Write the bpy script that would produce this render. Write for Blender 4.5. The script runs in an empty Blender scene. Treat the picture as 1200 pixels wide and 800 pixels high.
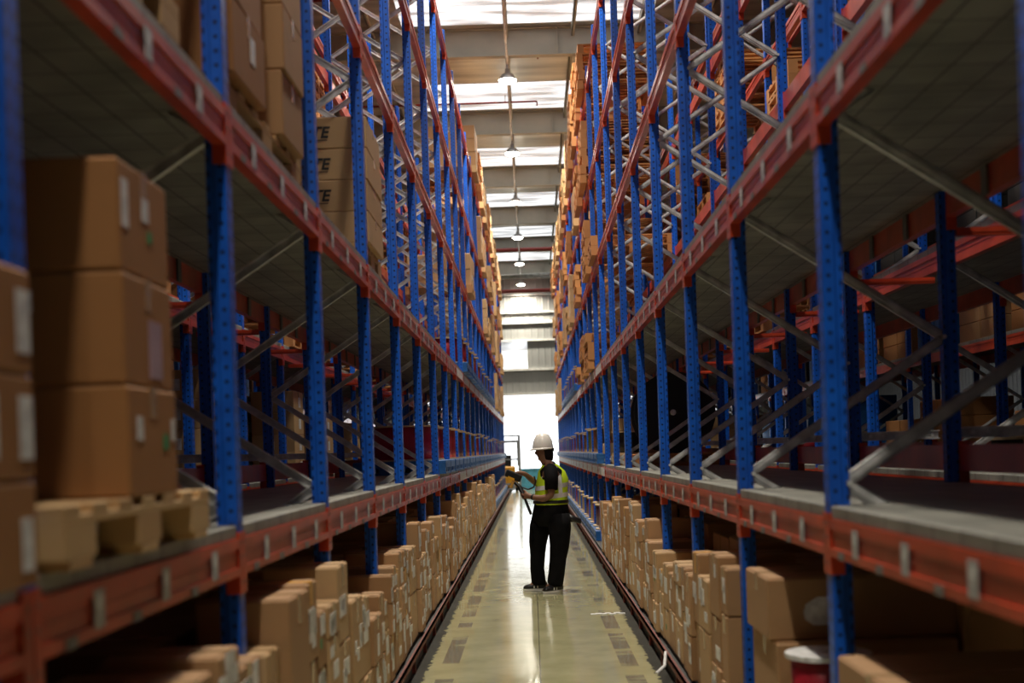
import bpy, bmesh, math, random
from mathutils import Vector, Matrix
random.seed(7)
SC = bpy.context.scene
COL = SC.collection
PI = math.pi

# ------------------------------------------------------------------ helpers
class MB:
    """collects shapes into one mesh"""
    def __init__(self):
        self.v = []; self.f = []; self.m = []; self.s = []; self.mats = []
    def mi(self, mat):
        if mat not in self.mats: self.mats.append(mat)
        return self.mats.index(mat)
    def add(self, vs, fs, mat, smooth=False):
        b = len(self.v); self.v += [tuple(p) for p in vs]
        k = self.mi(mat)
        for f in fs:
            self.f.append(tuple(b + i for i in f)); self.m.append(k); self.s.append(smooth)
    def box(self, x0, x1, y0, y1, z0, z1, mat, M=None, c=0.0):
        if x0 > x1: x0, x1 = x1, x0
        if y0 > y1: y0, y1 = y1, y0
        if z0 > z1: z0, z1 = z1, z0
        if c <= 0:
            vs = [Vector(p) for p in ((x0,y0,z0),(x1,y0,z0),(x1,y1,z0),(x0,y1,z0),(x0,y0,z1),(x1,y0,z1),(x1,y1,z1),(x0,y1,z1))]
            fs = [(0,3,2,1),(4,5,6,7),(0,1,5,4),(1,2,6,5),(2,3,7,6),(3,0,4,7)]
        else:   # chamfered box
            vs = []; idx = {}
            X = (x0, x1); Y = (y0, y1); Z = (z0, z1)
            for i in (0,1):
                for j in (0,1):
                    for k in (0,1):
                        sx = 1 if i == 0 else -1; sy = 1 if j == 0 else -1; sz = 1 if k == 0 else -1
                        for a, d in enumerate(((0,sy*c,sz*c),(sx*c,0,sz*c),(sx*c,sy*c,0))):
                            idx[(i,j,k,a)] = len(vs)
                            vs.append(Vector((X[i]+d[0], Y[j]+d[1], Z[k]+d[2])))
            fs = []
            for i in (0,1):
                q = [idx[(i,0,0,0)],idx[(i,1,0,0)],idx[(i,1,1,0)],idx[(i,0,1,0)]]
                fs.append(q if i else q[::-1])
                q = [idx[(0,i,0,1)],idx[(1,i,0,1)],idx[(1,i,1,1)],idx[(0,i,1,1)]]
                fs.append(q if not i else q[::-1])
                q = [idx[(0,0,i,2)],idx[(1,0,i,2)],idx[(1,1,i,2)],idx[(0,1,i,2)]]
                fs.append(q if i else q[::-1])
            for i in (0,1):
                for j in (0,1):
                    fs.append([idx[(i,j,0,0)],idx[(i,j,1,0)],idx[(i,j,1,1)],idx[(i,j,0,1)]])
                    fs.append([idx[(i,0,j,0)],idx[(i,1,j,0)],idx[(i,1,j,2)],idx[(i,0,j,2)]])
                    fs.append([idx[(0,i,j,1)],idx[(1,i,j,1)],idx[(1,i,j,2)],idx[(0,i,j,2)]])
                    for k in (0,1):
                        fs.append([idx[(i,j,k,0)],idx[(i,j,k,1)],idx[(i,j,k,2)]])
        if M: vs = [M @ p for p in vs]
        self.add(vs, fs, mat)
        return self
    def tube(self, p0, p1, r, mat, n=10, r1=None, caps=True, smooth=True):
        p0 = Vector(p0); p1 = Vector(p1); d = (p1-p0)
        if r1 is None: r1 = r
        q = d.to_track_quat('Z', 'Y')
        a = [p0 + q @ Vector((r*math.cos(2*PI*i/n), r*math.sin(2*PI*i/n), 0)) for i in range(n)]
        b = [p1 + q @ Vector((r1*math.cos(2*PI*i/n), r1*math.sin(2*PI*i/n), 0)) for i in range(n)]
        self.add(a+b, [(i,(i+1)%n,n+(i+1)%n,n+i) for i in range(n)], mat, smooth)
        if caps: self.add(a+b, [tuple(range(n))[::-1], tuple(range(n,2*n))], mat)
        return self
    def lathe(self, prof, mat, n=24, M=None, smooth=True):
        """prof: list of (r,z) about local Z"""
        vs = []; fs = []
        for r, z in prof:
            for i in range(n):
                p = Vector((r*math.cos(2*PI*i/n), r*math.sin(2*PI*i/n), z))
                vs.append(M @ p if M else p)
        for k in range(len(prof)-1):
            for i in range(n):
                fs.append((k*n+i, k*n+(i+1)%n, (k+1)*n+(i+1)%n, (k+1)*n+i))
        self.add(vs, fs, mat, smooth); return self
    def loft(self, rings, mat, n=16, smooth=True, caps=True):
        """rings: (centre, axisA, axisB) ellipse rings"""
        vs = []; fs = []
        for c, a, b in rings:
            c = Vector(c); a = Vector(a); b = Vector(b)
            for i in range(n):
                t = 2*PI*i/n
                vs.append(c + a*math.cos(t) + b*math.sin(t))
        for k in range(len(rings)-1):
            for i in range(n):
                fs.append((k*n+i, k*n+(i+1)%n, (k+1)*n+(i+1)%n, (k+1)*n+i))
        if caps:
            fs.append(tuple(range(n))[::-1]); L = (len(rings)-1)*n
            fs.append(tuple(L+i for i in range(n)))
        self.add(vs, fs, mat, smooth); return self
    def mesh(self, name):
        me = bpy.data.meshes.new(name)
        me.from_pydata(self.v, [], self.f)
        for m in self.mats: me.materials.append(m)
        me.polygons.foreach_set('material_index', self.m)
        me.polygons.foreach_set('use_smooth', self.s)
        me.update()
        return me
    def build(self, name, parent=None, loc=None, rz=0):
        bm = bmesh.new(); me = self.mesh(name); bm.from_mesh(me)
        bmesh.ops.recalc_face_normals(bm, faces=bm.faces); bm.to_mesh(me); bm.free()
        return link(name, me, parent, loc, rz)

def link(name, data, parent=None, loc=None, rz=0):
    o = bpy.data.objects.new(name, data); COL.objects.link(o)
    if parent: o.parent = parent
    if loc is not None: o.location = loc
    if rz: o.rotation_euler = (0, 0, rz)
    return o
def tag(o, label=None, cat=None, group=None, kind=None):
    if label: o['label'] = label
    if cat: o['category'] = cat
    if group: o['group'] = group
    if kind: o['kind'] = kind
    return o
def thing(name, label, cat, loc=(0,0,0), rz=0, group=None):
    o = link(name, None, None, loc, rz); o.empty_display_size = .1
    return tag(o, label, cat, group)
def copy_tree(o, parent=None):
    c = o.copy(); COL.objects.link(c)
    if parent: c.parent = parent
    for ch in o.children: copy_tree(ch, c)
    return c
ORD = ['nearest','second','third','fourth','fifth','sixth','seventh','eighth','ninth','tenth','eleventh','twelfth',
       'thirteenth','fourteenth','fifteenth','sixteenth','seventeenth','eighteenth','nineteenth','twentieth',
       'twenty-first','twenty-second','twenty-third','twenty-fourth','twenty-fifth','twenty-sixth','twenty-seventh','twenty-eighth']
UP = ['bottom','second up','third up','fourth up','fifth up','sixth up','seventh up','eighth up','ninth up','tenth up']
SIDE = {-1: 'left', 1: 'right'}

# ------------------------------------------------------------------ materials
def new_mat(name):
    m = bpy.data.materials.new(name); m.use_nodes = True
    nt = m.node_tree; b = nt.nodes['Principled BSDF']
    return m, nt, b
def N(nt, t, **kw):
    n = nt.nodes.new(t)
    for k, v in kw.items(): setattr(n, k, v)
    return n
def math_(nt, op, a, b=None, c=None):
    n = N(nt, 'ShaderNodeMath', operation=op)
    for i, x in enumerate((a, b, c)):
        if x is None: continue
        if isinstance(x, (int, float)): n.inputs[i].default_value = x
        else: nt.links.new(x, n.inputs[i])
    return n.outputs[0]
def mixc(nt, f, a, b, blend='MIX'):
    n = N(nt, 'ShaderNodeMix', data_type='RGBA', blend_type=blend)
    for i, x in ((0, f), (6, a), (7, b)):
        if isinstance(x, (int, float)): n.inputs[i].default_value = x
        elif isinstance(x, tuple): n.inputs[i].default_value = (*x, 1)
        else: nt.links.new(x, n.inputs[i])
    return n.outputs[2]
def noise(nt, scale, vec=None, detail=3, rough=.5):
    n = N(nt, 'ShaderNodeTexNoise'); n.inputs['Scale'].default_value = scale
    n.inputs['Detail'].default_value = detail; n.inputs['Roughness'].default_value = rough
    if vec: nt.links.new(vec, n.inputs['Vector'])
    return n.outputs['Fac']
def ramp(nt, f, lo, hi):
    n = N(nt, 'ShaderNodeMapRange'); nt.links.new(f, n.inputs[0])
    n.inputs[1].default_value = lo; n.inputs[2].default_value = hi
    return n.outputs[0]
def objco(nt, scale=(1,1,1)):
    t = N(nt, 'ShaderNodeTexCoord'); m = N(nt, 'ShaderNodeMapping')
    m.inputs['Scale'].default_value = scale
    nt.links.new(t.outputs['Object'], m.inputs['Vector'])
    return m.outputs[0]
def bump(nt, b, h, strength=.3, dist=.01):
    n = N(nt, 'ShaderNodeBump'); n.inputs['Strength'].default_value = strength; n.inputs['Distance'].default_value = dist
    nt.links.new(h, n.inputs['Height']); nt.links.new(n.outputs[0], b.inputs['Normal'])
def simple(name, col, rough=.6, metal=0, var=.15, scale=6, bmp=0, stretch=(1,1,1), rnd=0):
    m, nt, b = new_mat(name)
    v = objco(nt, stretch); f = noise(nt, scale, v)
    dark = tuple(c*(1-var*1.6) for c in col); lite = tuple(min(1, c*(1+var)) for c in col)
    c = mixc(nt, ramp(nt, f, .3, .7), dark, lite)
    if rnd:
        oi = N(nt, 'ShaderNodeObjectInfo')
        c = mixc(nt, math_(nt, 'MULTIPLY', oi.outputs['Random'], rnd), c, tuple(x*.45 for x in col))
    nt.links.new(c, b.inputs['Base Color'])
    b.inputs['Roughness'].default_value = rough; b.inputs['Metallic'].default_value = metal
    if bmp: bump(nt, b, f, bmp)
    return m
def emit(name, col, s):
    m, nt, b = new_mat(name)
    b.inputs['Base Color'].default_value = (*[min(1,c)*.8 for c in col], 1)
    b.inputs['Emission Color'].default_value = (*col, 1); b.inputs['Emission Strength'].default_value = s
    return m

def mat_post():
    m, nt, b = new_mat('blue_paint_punched')
    t = N(nt, 'ShaderNodeTexCoord'); s = N(nt, 'ShaderNodeSeparateXYZ'); nt.links.new(t.outputs['Object'], s.inputs[0])
    x, y, z = s.outputs
    def near(v, c, w):
        return math_(nt, 'LESS_THAN', math_(nt, 'ABSOLUTE', math_(nt, 'SUBTRACT', v, c)), w)
    def rows(pitch, w, off=0.0):
        fr = math_(nt, 'FRACT', math_(nt, 'ADD', math_(nt, 'DIVIDE', z, pitch), off))
        return math_(nt, 'LESS_THAN', math_(nt, 'ABSOLUTE', math_(nt, 'SUBTRACT', fr, .5)), w)
    a = math_(nt, 'MULTIPLY', near(x, -.024, .0065), rows(.05, .13))
    bb = math_(nt, 'MULTIPLY', near(x, .021, .004), rows(.05, .2, .5))
    c = math_(nt, 'MULTIPLY', near(math_(nt, 'ABSOLUTE', y), .023, .0065), rows(.05, .2))
    h = math_(nt, 'MAXIMUM', a, math_(nt, 'MAXIMUM', bb, c))
    f = noise(nt, 9, t.outputs['Object'])
    col = mixc(nt, ramp(nt, f, .3, .7), (.004,.085,.52), (.006,.13,.72))
    nt.links.new(mixc(nt, h, col, (.002,.006,.03)), b.inputs['Base Color'])
    b.inputs['Roughness'].default_value = .38
    return m
def mat_card(name, c0, c1):
    m, nt, b = new_mat(name)
    v = objco(nt); oi = N(nt, 'ShaderNodeObjectInfo')
    off = N(nt, 'ShaderNodeVectorMath', operation='ADD'); nt.links.new(v, off.inputs[0])
    sc = math_(nt, 'MULTIPLY', oi.outputs['Random'], 17.0); nt.links.new(sc, off.inputs[1])
    f = noise(nt, 5, off.outputs[0], 4, .6)
    col = mixc(nt, oi.outputs['Random'], c0, c1)
    col = mixc(nt, math_(nt, 'MULTIPLY', ramp(nt, f, .55, .85), .35), col, tuple(x*.55 for x in c0))
    nt.links.new(col, b.inputs['Base Color']); b.inputs['Roughness'].default_value = .7
    bump(nt, b, f, .15)
    return m
def mat_deck():
    m, nt, b = new_mat('shelf_panel')
    t = N(nt, 'ShaderNodeTexCoord'); s = N(nt, 'ShaderNodeSeparateXYZ'); nt.links.new(t.outputs['Object'], s.inputs[0])
    def line(v, pitch, w):
        fr = math_(nt, 'FRACT', math_(nt, 'DIVIDE', v, pitch))
        return math_(nt, 'GREATER_THAN', math_(nt, 'ABSOLUTE', math_(nt, 'SUBTRACT', fr, .5)), .5-w/pitch)
    l = math_(nt, 'MAXIMUM', line(s.outputs[0], .16, .004), line(s.outputs[1], .23, .004))
    f = noise(nt, 3, t.outputs['Object'], 4)
    c = mixc(nt, ramp(nt, f, .3, .7), (.19,.195,.175), (.35,.35,.315))
    nt.links.new(mixc(nt, l, c, (.05,.05,.045)), b.inputs['Base Color'])
    b.inputs['Roughness'].default_value = .5; b.inputs['Metallic'].default_value = .15
    return m
def mat_floor():
    m, nt, b = new_mat('polished_concrete')
    t = N(nt, 'ShaderNodeTexCoord'); s = N(nt, 'ShaderNodeSeparateXYZ'); nt.links.new(t.outputs['Object'], s.inputs[0])
    x, y, z = s.outputs
    mp = N(nt, 'ShaderNodeMapping'); nt.links.new(t.outputs['Object'], mp.inputs['Vector']); mp.inputs['Scale'].default_value = (.5, 4.5, 1)
    f = noise(nt, 2.2, t.outputs['Object'], 6, .62); g = noise(nt, 1.1, t.outputs['Object'], 4)
    col = mixc(nt, ramp(nt, f, .3, .7), (.36,.35,.20), (.50,.485,.29))
    col = mixc(nt, math_(nt, 'MULTIPLY', ramp(nt, g, .4, .75), .45), col, (.33,.325,.16))
    # worn dark patches along the two wheel tracks
    ax = math_(nt, 'ABSOLUTE', x)
    tr = math_(nt, 'LESS_THAN', math_(nt, 'ABSOLUTE', math_(nt, 'SUBTRACT', ax, .67)), .065)
    mp2 = N(nt, 'ShaderNodeMapping'); nt.links.new(t.outputs['Object'], mp2.inputs['Vector']); mp2.inputs['Scale'].default_value = (.45, 1.3, 1)
    d = ramp(nt, noise(nt, 1.6, mp2.outputs[0], 3), .47, .56)
    k = math_(nt, 'MULTIPLY', math_(nt, 'MULTIPLY', tr, d), .75)
    col = mixc(nt, k, col, (.10,.105,.115))
    # near-black, rougher strip along the guide rails, ragged edge
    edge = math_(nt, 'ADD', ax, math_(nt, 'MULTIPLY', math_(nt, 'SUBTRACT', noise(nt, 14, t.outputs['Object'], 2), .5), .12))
    side_strip = math_(nt, 'GREATER_THAN', edge, .825)
    col = mixc(nt, math_(nt, 'MULTIPLY', side_strip, .97), col, (.006,.005,.004))
    jn = math_(nt, 'LESS_THAN', math_(nt, 'ABSOLUTE', math_(nt, 'SUBTRACT', x, .01)), .005)
    col = mixc(nt, math_(nt, 'MULTIPLY', jn, .7), col, (.08,.075,.06))
    nt.links.new(col, b.inputs['Base Color'])
    r = math_(nt, 'ADD', math_(nt, 'MULTIPLY', ramp(nt, f, .3, .7), .11), .06)
    nt.links.new(math_(nt, 'ADD', r, math_(nt, 'MULTIPLY', side_strip, .8)), b.inputs['Roughness'])
    bump(nt, b, f, .22, .004)
    return m
def mat_corr(name, col, axis=0, pitch=.25, var=.25, metal=.2, rough=.45):
    m, nt, b = new_mat(name)
    t = N(nt, 'ShaderNodeTexCoord'); s = N(nt, 'ShaderNodeSeparateXYZ'); nt.links.new(t.outputs['Object'], s.inputs[0])
    fr = math_(nt, 'PINGPONG', s.outputs[axis], pitch/2)
    k = ramp(nt, fr, pitch*.32, pitch*.42)
    f = noise(nt, .8, t.outputs['Object'], 4)
    c = mixc(nt, ramp(nt, f, .3, .7), tuple(x*(1-var) for x in col), col)
    nt.links.new(c, b.inputs['Base Color'])
    b.inputs['Roughness'].default_value = rough; b.inputs['Metallic'].default_value = metal
    bump(nt, b, k, .4, .05)
    return m
def mat_winding(name, col, rough=.45):
    m, nt, b = new_mat(name)
    t = N(nt, 'ShaderNodeTexCoord'); s = N(nt, 'ShaderNodeSeparateXYZ'); nt.links.new(t.outputs['Object'], s.inputs[0])
    k = math_(nt, 'PINGPONG', s.outputs[2], .008)
    nt.links.new(mixc(nt, ramp(nt, noise(nt, 5, t.outputs['Object']), .3, .7), tuple(c*.6 for c in col), col), b.inputs['Base Color'])
    b.inputs['Roughness'].default_value = rough
    bump(nt, b, k, .6, .01)
    return m
def mat_tag():
    m, nt, b = new_mat('paper_tag')
    t = N(nt, 'ShaderNodeTexCoord')
    f = noise(nt, 40, t.outputs['Object'], 2)
    nt.links.new(mixc(nt, ramp(nt, f, .4, .62), (.34,.35,.37), (.58,.60,.61)), b.inputs['Base Color'])
    b.inputs['Roughness'].default_value = .35
    return m

BLUE = mat_post()
BLUEP = simple('blue_paint', (.012,.12,.58), .4, var=.2)
RED = simple('orange_red_paint', (.54,.068,.028), .28, var=.2, scale=4)
RAILP = simple('worn_dark_red_paint', (.20,.035,.02), .6, var=.4, scale=20)
GALV = simple('galvanised_steel', (.72,.73,.74), .34, .25, var=.2, scale=14)
CLIP = simple('dull_steel', (.20,.205,.20), .5, .3)
DECK = mat_deck(); TAG = mat_tag()
CARD = mat_card('cardboard', (.48,.285,.14), (.36,.20,.09))
CARD2 = mat_card('cardboard_tan', (.56,.37,.19), (.46,.29,.14))
CARD3 = mat_card('cardboard_brown', (.37,.165,.05), (.33,.145,.045))
TAPE = simple('clear_packing_tape', (.50,.33,.18), .2, var=.1)
YTAPE = simple('yellow_tape', (.80,.40,.03), .3)
LABEL = simple('white_label', (.80,.82,.84), .4, var=.15, scale=30)
LILAC = simple('lilac_label', (.42,.30,.38), .5)
GREEN = simple('green_sticker', (.02,.30,.12), .5)
INK = simple('black_ink', (.015,.013,.012), .6)
WOOD = mat_card('pallet_wood', (.62,.42,.21), (.48,.29,.13))
WOOD2 = mat_card('weathered_orange_wood', (.58,.27,.09), (.46,.20,.07))
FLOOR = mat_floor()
ROOFM = simple('foil_roof_lining', (.70,.67,.61), .32, .45, var=.25, scale=1.0, bmp=.5, stretch=(.35,2.2,1))
WALLM = mat_corr('grey_ribbed_cladding', (.34,.35,.34), 0, .33, .12)
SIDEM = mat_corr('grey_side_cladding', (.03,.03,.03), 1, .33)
STEEL = simple('cream_steel_paint', (.42,.40,.33), .5, var=.06, scale=2)
WHITEP = simple('white_pipe', (.78,.78,.74), .4)
PIPE = simple('dark_red_pipe', (.30,.03,.02), .4)
SKYL = emit('translucent_roof_sheet', (.94,.97,1.0), 4.0)
_nt = SKYL.node_tree; _f = noise(_nt, 1.0, objco(_nt, (.5, 3, 1)), 4)
_m = N(_nt, 'ShaderNodeMapRange'); _nt.links.new(_f, _m.inputs[0]); _m.inputs[1].default_value=.40; _m.inputs[2].default_value=.60; _m.inputs[3].default_value=.7; _m.inputs[4].default_value=3.0
_nt.links.new(_m.outputs[0], _nt.nodes['Principled BSDF'].inputs['Emission Strength'])
LAMPE = emit('lamp_glow', (1, .93, .80), 100)
LAMPB = simple('lamp_housing', (.5,.5,.5), .3, .6)
PLASTIC = simple('blue_plastic', (.02,.13,.40), .4, var=.15)
FLANGE = simple('pale_flange_board', (.62,.46,.28), .7, var=.15)
DARKV = simple('rubber_black', (.012,.012,.012), .6)

# ------------------------------------------------------------------ the setting
def struct(o): o['kind'] = 'structure'; return o
Y0, Y1, XW = -9.0, 66.0, 15.0
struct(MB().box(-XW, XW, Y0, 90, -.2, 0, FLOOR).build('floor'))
HR = 11.2
FR = [.5+7.15*i for i in range(-1, 10)]      # portal frames
mb = MB(); sk = MB()
ys = Y0
for y in FR:
    a, b = y-2.9, y-.35
    if a > ys: mb.box(-XW, XW, ys, a, HR, HR+.08, ROOFM)
    mb.box(-XW, -2.6, a, b, HR, HR+.08, ROOFM); mb.box(3.0, XW, a, b, HR, HR+.08, ROOFM)
    ys = b
mb.box(-XW, XW, ys, Y1, HR, HR+.08, ROOFM)
struct(mb.build('ceiling'))
for n, y in enumerate(FR):
    sk = MB().box(-2.6, 3.0, max(Y0, y-2.9), y-.35, HR+.01, HR+.05, SKYL)
    struct(sk.build('window_%d' % (n+3)))
n = 1
for y in FR:
    m = MB()
    m.box(-XW, XW, y-.006, y+.006, HR-.62, HR-.02, STEEL)
    m.box(-XW, XW, y-.11, y+.11, HR-.64, HR-.62, STEEL)
    m.box(-XW, XW, y-.11, y+.11, HR-.03, HR-.01, STEEL)
    for x in range(-14, 15, 3): m.box(x-.12, x-.10, y-.1, y+.1, HR-.62, HR-.02, STEEL)
    struct(m.build('trim_%d' % n)); n += 1
m = MB()
for k in range(-9, 10):
    x = -.28 + 1.5*k
    m.box(x-.012, x+.012, Y0, Y1, HR-.2, HR, STEEL); m.box(x-.012, x+.06, Y0, Y1, HR-.2, HR-.185, STEEL)
struct(m.build('trim_%d' % n)); n += 1
# far wall: ribbed cladding above a wide opened doorway, translucent window band
WZ = 4.5
m = MB()
wx0, wx1, wz0, wz1 = -4.5, -.05, 5.8, 7.25
m.box(-XW, XW, Y1, Y1+.12, wz1, HR, WALLM); m.box(-XW, XW, Y1, Y1+.12, WZ, wz0, WALLM)
m.box(-XW, wx0, Y1, Y1+.12, wz0, wz1, WALLM); m.box(wx1, XW, Y1, Y1+.12, wz0, wz1, WALLM)
m.box(-XW, -6, Y1, Y1+.12, 0, WZ, WALLM); m.box(6, XW, Y1, Y1+.12, 0, WZ, WALLM)
struct(m.build('wall_far'))
struct(MB().box(wx0, wx1, Y1+.03, Y1+.06, wz0, wz1, SKYL).build('window_1'))
m = MB()
for z, h in ((WZ-.02,.1), (wz0-.07,.12), (wz1,.08), (8.15,.16), (8.7,.08), (9.6,.06)):
    m.box(-XW, XW, Y1-.15, Y1, z, z+h, WHITEP)
struct(m.build('trim_%d' % n)); n += 1
m = MB().box(-6.15, -6, Y1-.1, Y1+.2, 0, WZ+.1, STEEL).box(6, 6.15, Y1-.1, Y1+.2, 0, WZ+.1, STEEL)
struct(m.build('door_1'))
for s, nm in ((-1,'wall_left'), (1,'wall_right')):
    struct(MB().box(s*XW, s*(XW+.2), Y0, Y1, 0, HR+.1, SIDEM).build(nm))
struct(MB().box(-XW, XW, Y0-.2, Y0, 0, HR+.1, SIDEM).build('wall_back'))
# tie members and pipes up at the roof
m = MB()
m.tube((-14, 62, 9.9), (14, 63, 10.5), .05, WHITEP); m.tube((-14, 63, 10.4), (14, 62, 9.7), .05, WHITEP)
m.tube((-14, 62.5, 10.15), (14, 62.5, 10.15), .05, WHITEP)
struct(m.build('trim_%d' % n)); n += 1
PN = ['far end of the aisle', 'roof']
for y, z, x1, r, lab in ((30.2, 10.95, .45, .028, 'thin red sprinkler pipe under the roof above the tops of the nearest visible racks'),
                    (26.2, 10.95, .45, .028, 'thin red sprinkler pipe at the very top of the photo'),
                    (34.3, 10.95, .45, .028, 'thin red sprinkler pipe just beyond the nearest hanging lamp'),
                    (57, 10.56, 14, .09, 'thick red pipe crossing the roof before the far wall'),
                    (64.2, 9.62, 14, .10, 'thick red pipe lying lowest against the far wall cladding')):
    m = MB().tube((-14, y, z), (x1, y, z), r, PIPE)
    if x1 < 1: m.tube((x1, y, z), (x1, y, z-.12), .02, PIPE)
    p = m.build('sprinkler_pipe'); tag(p, lab, 'pipe', 'sprinkler pipes')
    hm = MB()
    for x in (-12,-6,0): hm.tube((x-.4, y, z), (x-.4, y, HR-.05), .012, CLIP, 6)
    hm.build('hanger', p)
# conduit and high-bay lamps down the aisle
cd = MB().tube((-.27, Y0+.5, 10.42), (-.27, 65.8, 10.42), .03, WHITEP)
cdo = cd.build('lamp_conduit'); tag(cdo, 'long pale conduit running along the roof carrying the round lamps', 'conduit')
hm = MB()
for y in FR: hm.tube((-.27, y, 10.42), (-.27, y, HR-.6), .012, WHITEP, 6)
hm.build('hanger', cdo)
def make_lamp():
    t = thing('high_bay_lamp', 'lamp', 'lamp', (0,0,0), 0, 'round lamps hanging over the aisle')
    MB().lathe([(.0,.26),(.05,.26),(.06,.16),(.13,.13),(.2,.03),(.205,0)], LAMPB, 20).build('housing', t)
    MB().lathe([(.195,.012),(.19,-.03),(.14,-.055),(0,-.065)], LAMPE, 20).build('lamp_shade', t)
    MB().tube((0,0,.26), (0,0,.36), .015, LAMPB, 8).build('hook', t)
    return t
LN = {3:'nearest'}
lamp0 = make_lamp()
vis = 0
FL = FR
for k, y in enumerate(FL):
    o = lamp0 if k == 0 else copy_tree(lamp0)
    o.location = (-.27, y, 10.03)
    if y > 25:
        o['label'] = 'round glowing lamp over the aisle, %s of the visible row' % ORD[vis].replace('nearest','nearest and largest'); vis += 1
    else:
        o['label'] = 'round lamp on the roof conduit above the top of the photo'
    L = bpy.data.lights.new('lamp_light', 'AREA'); L.shape = 'DISK'; L.size = .36; L.energy = 480 if y > 9 else 250; L.color = (1,.90,.74); L.spread = 2.6
    lo = link('lamp_light', L, o, (0,0,-.08))

# ------------------------------------------------------------------ racks
YB, BAY = 4.49, 1.93
YFAR = 19.0
NB0, NB1 = -2, 23                     # frames -2..24
PY = lambda i: {-1: 2.60, -2: .67}.get(i, YB + BAY*i)
FAC = lambda i: (PY(i+1)-PY(i)-.09)/(BAY-.09)
YS = lambda i: Matrix.Diagonal((1, FAC(i), 1, 1))
LV = [1.375, 2.87, 4.38, 5.82, 7.32]
FRL, RRL = 1.075, 2.10                # lateral of the step of front and rear posts
def post_mesh(h):
    m = MB()
    m.box(-.045, 0, -.042, .042, 0, h, BLUE, c=.004)
    m.box(0, .026, -.03, .03, 0, h, BLUE)
    m.box(.026, .028, -.03, -.015, 0, h, BLUE); m.box(.026, .028, .015, .03, 0, h, BLUE)
    return m.mesh('post')
POSTM = post_mesh(7.55)
FOOTM = MB().box(-.09, .07, -.08, .08, 0, .012, GALV).box(-.055,-.05,-.055,.055,.012,.14,RED).tube((-.07,.06,0),(-.07,.06,.03),.01,GALV,6).mesh('foot_plate')
RISE, SPAN = .65, RRL-FRL-.03
def brace_mesh(up):
    m = MB(); L = math.hypot(SPAN, RISE); a = math.atan2(RISE*up, SPAN)
    M = Matrix.Rotation(-a, 4, 'Y')
    m.box(-L/2, L/2, -.014, -.010, -.022, .022, GALV, M)
    m.box(-L/2, L/2, -.014, .012, .018, .022, GALV, M); m.box(-L/2, L/2, -.014, .012, -.022, -.018, GALV, M)
    m.box(-L/2, L/2, -.020, -.014, -.006, .006, GALV, M)
    m.tube((-SPAN/2+.012, -.052, -RISE/2*up), (-SPAN/2+.012, -.01, -RISE/2*up), .011, GALV, 8)
    m.tube((SPAN/2-.012, -.052, RISE/2*up), (SPAN/2-.012, -.01, RISE/2*up), .011, GALV, 8)
    return m.mesh('diagonal_brace')
BRM = {1: brace_mesh(1), -1: brace_mesh(-1)}
BL = BAY-.09
def beam_bm(tags=False, m=None, oy=0, ox=0, oz=0, fl=1, conn=True, y0=None):
    """beam centred at origin running along y; aisle side is -x*fl"""
    m = m or MB()
    f = fl
    def bx(x0,x1,y0,y1,z0,z1,mt): m.box(ox+x0*f, ox+x1*f, oy+y0, oy+y1, oz+z0, oz+z1, mt)
    bx(-.018,.022,-BL/2,BL/2,-.065,.065,RED)
    bx(-.026,-.018,-BL/2,BL/2,.03,.065,RED); bx(-.026,-.018,-BL/2,BL/2,-.065,-.035,RED)
    bx(-.021,-.018,-BL/2,BL/2,-.004,.004,RED)
    if tags:
        for t in (-.56, 0, .56): bx(-.0285,-.026,t-.032,t+.032,-.045,.045,TAG)
        for t in (-.3,.27,.75): bx(-.029,-.0262,t-.03,t+.03,-.067,-.045,CLIP)
    if conn:
        for e in (-1, 1): connector(m, e, f, ox, oy, oz)
    return m
def connector(m, e, f, ox=0, oy=0, oz=0):
    y = oy + e*BL/2
    m.box(ox-.0265*f, ox-.0205*f, y-e*.004, y+e*.04, oz-.13, oz+.085, RED)
    m.box(ox-.0265*f, ox+.024*f, y-e*.006, y+e*.0005, oz-.13, oz+.085, RED)
    for q in (-.09, .0, .05): m.box(ox-.028*f, ox-.0265*f, y+e*.016, y+e*.026, oz+q-.006, oz+q+.006, CLIP)
BEAM_PLAIN = beam_bm(False, conn=False).mesh('load_beam')
BEAM_TAGS = beam_bm(True).mesh('load_beam')
BEAM_BARE = beam_bm(False).mesh('load_beam')
_m = beam_bm(False)
for _k in range(5): _m.box(-.0285, -.026, -.78+_k*.33, -.78+_k*.33+.24, -.055, .055, LABEL)
BEAM_WHITE = _m.mesh('load_beam')
cm = {}
for e in (-1,1):
    m = MB(); connector(m, e, 1); cm[e] = m.mesh('beam_connector')
TAGM = MB().box(-.0285,-.026,-.035,.035,-.045,.045,TAG).box(-.0287,-.0284,-.022,.022,.0,.03,LABEL).mesh('paper_tag')
CLIPM = MB().box(-.029,-.0262,-.035,.035,-.067,-.042,CLIP).mesh('deck_clip')
DECKM = MB().box(-.555, .555, -BAY/2+.003, BAY/2-.003, -.045, 0, DECK, c=.004).mesh('shelf_deck')
def holder(m, name, root):  # one stuff part
    o = m.build(name, root); o['kind'] = 'stuff'; return o
def merge_into(mb, me, M):
    b = len(mb.v); mb.v += [tuple(M @ v.co) for v in me.vertices]
    ks = [mb.mi(x) for x in me.materials]
    for p in me.polygons:
        mb.f.append(tuple(b+i for i in p.vertices)); mb.m.append(ks[p.material_index]); mb.s.append(p.use_smooth)

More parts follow.
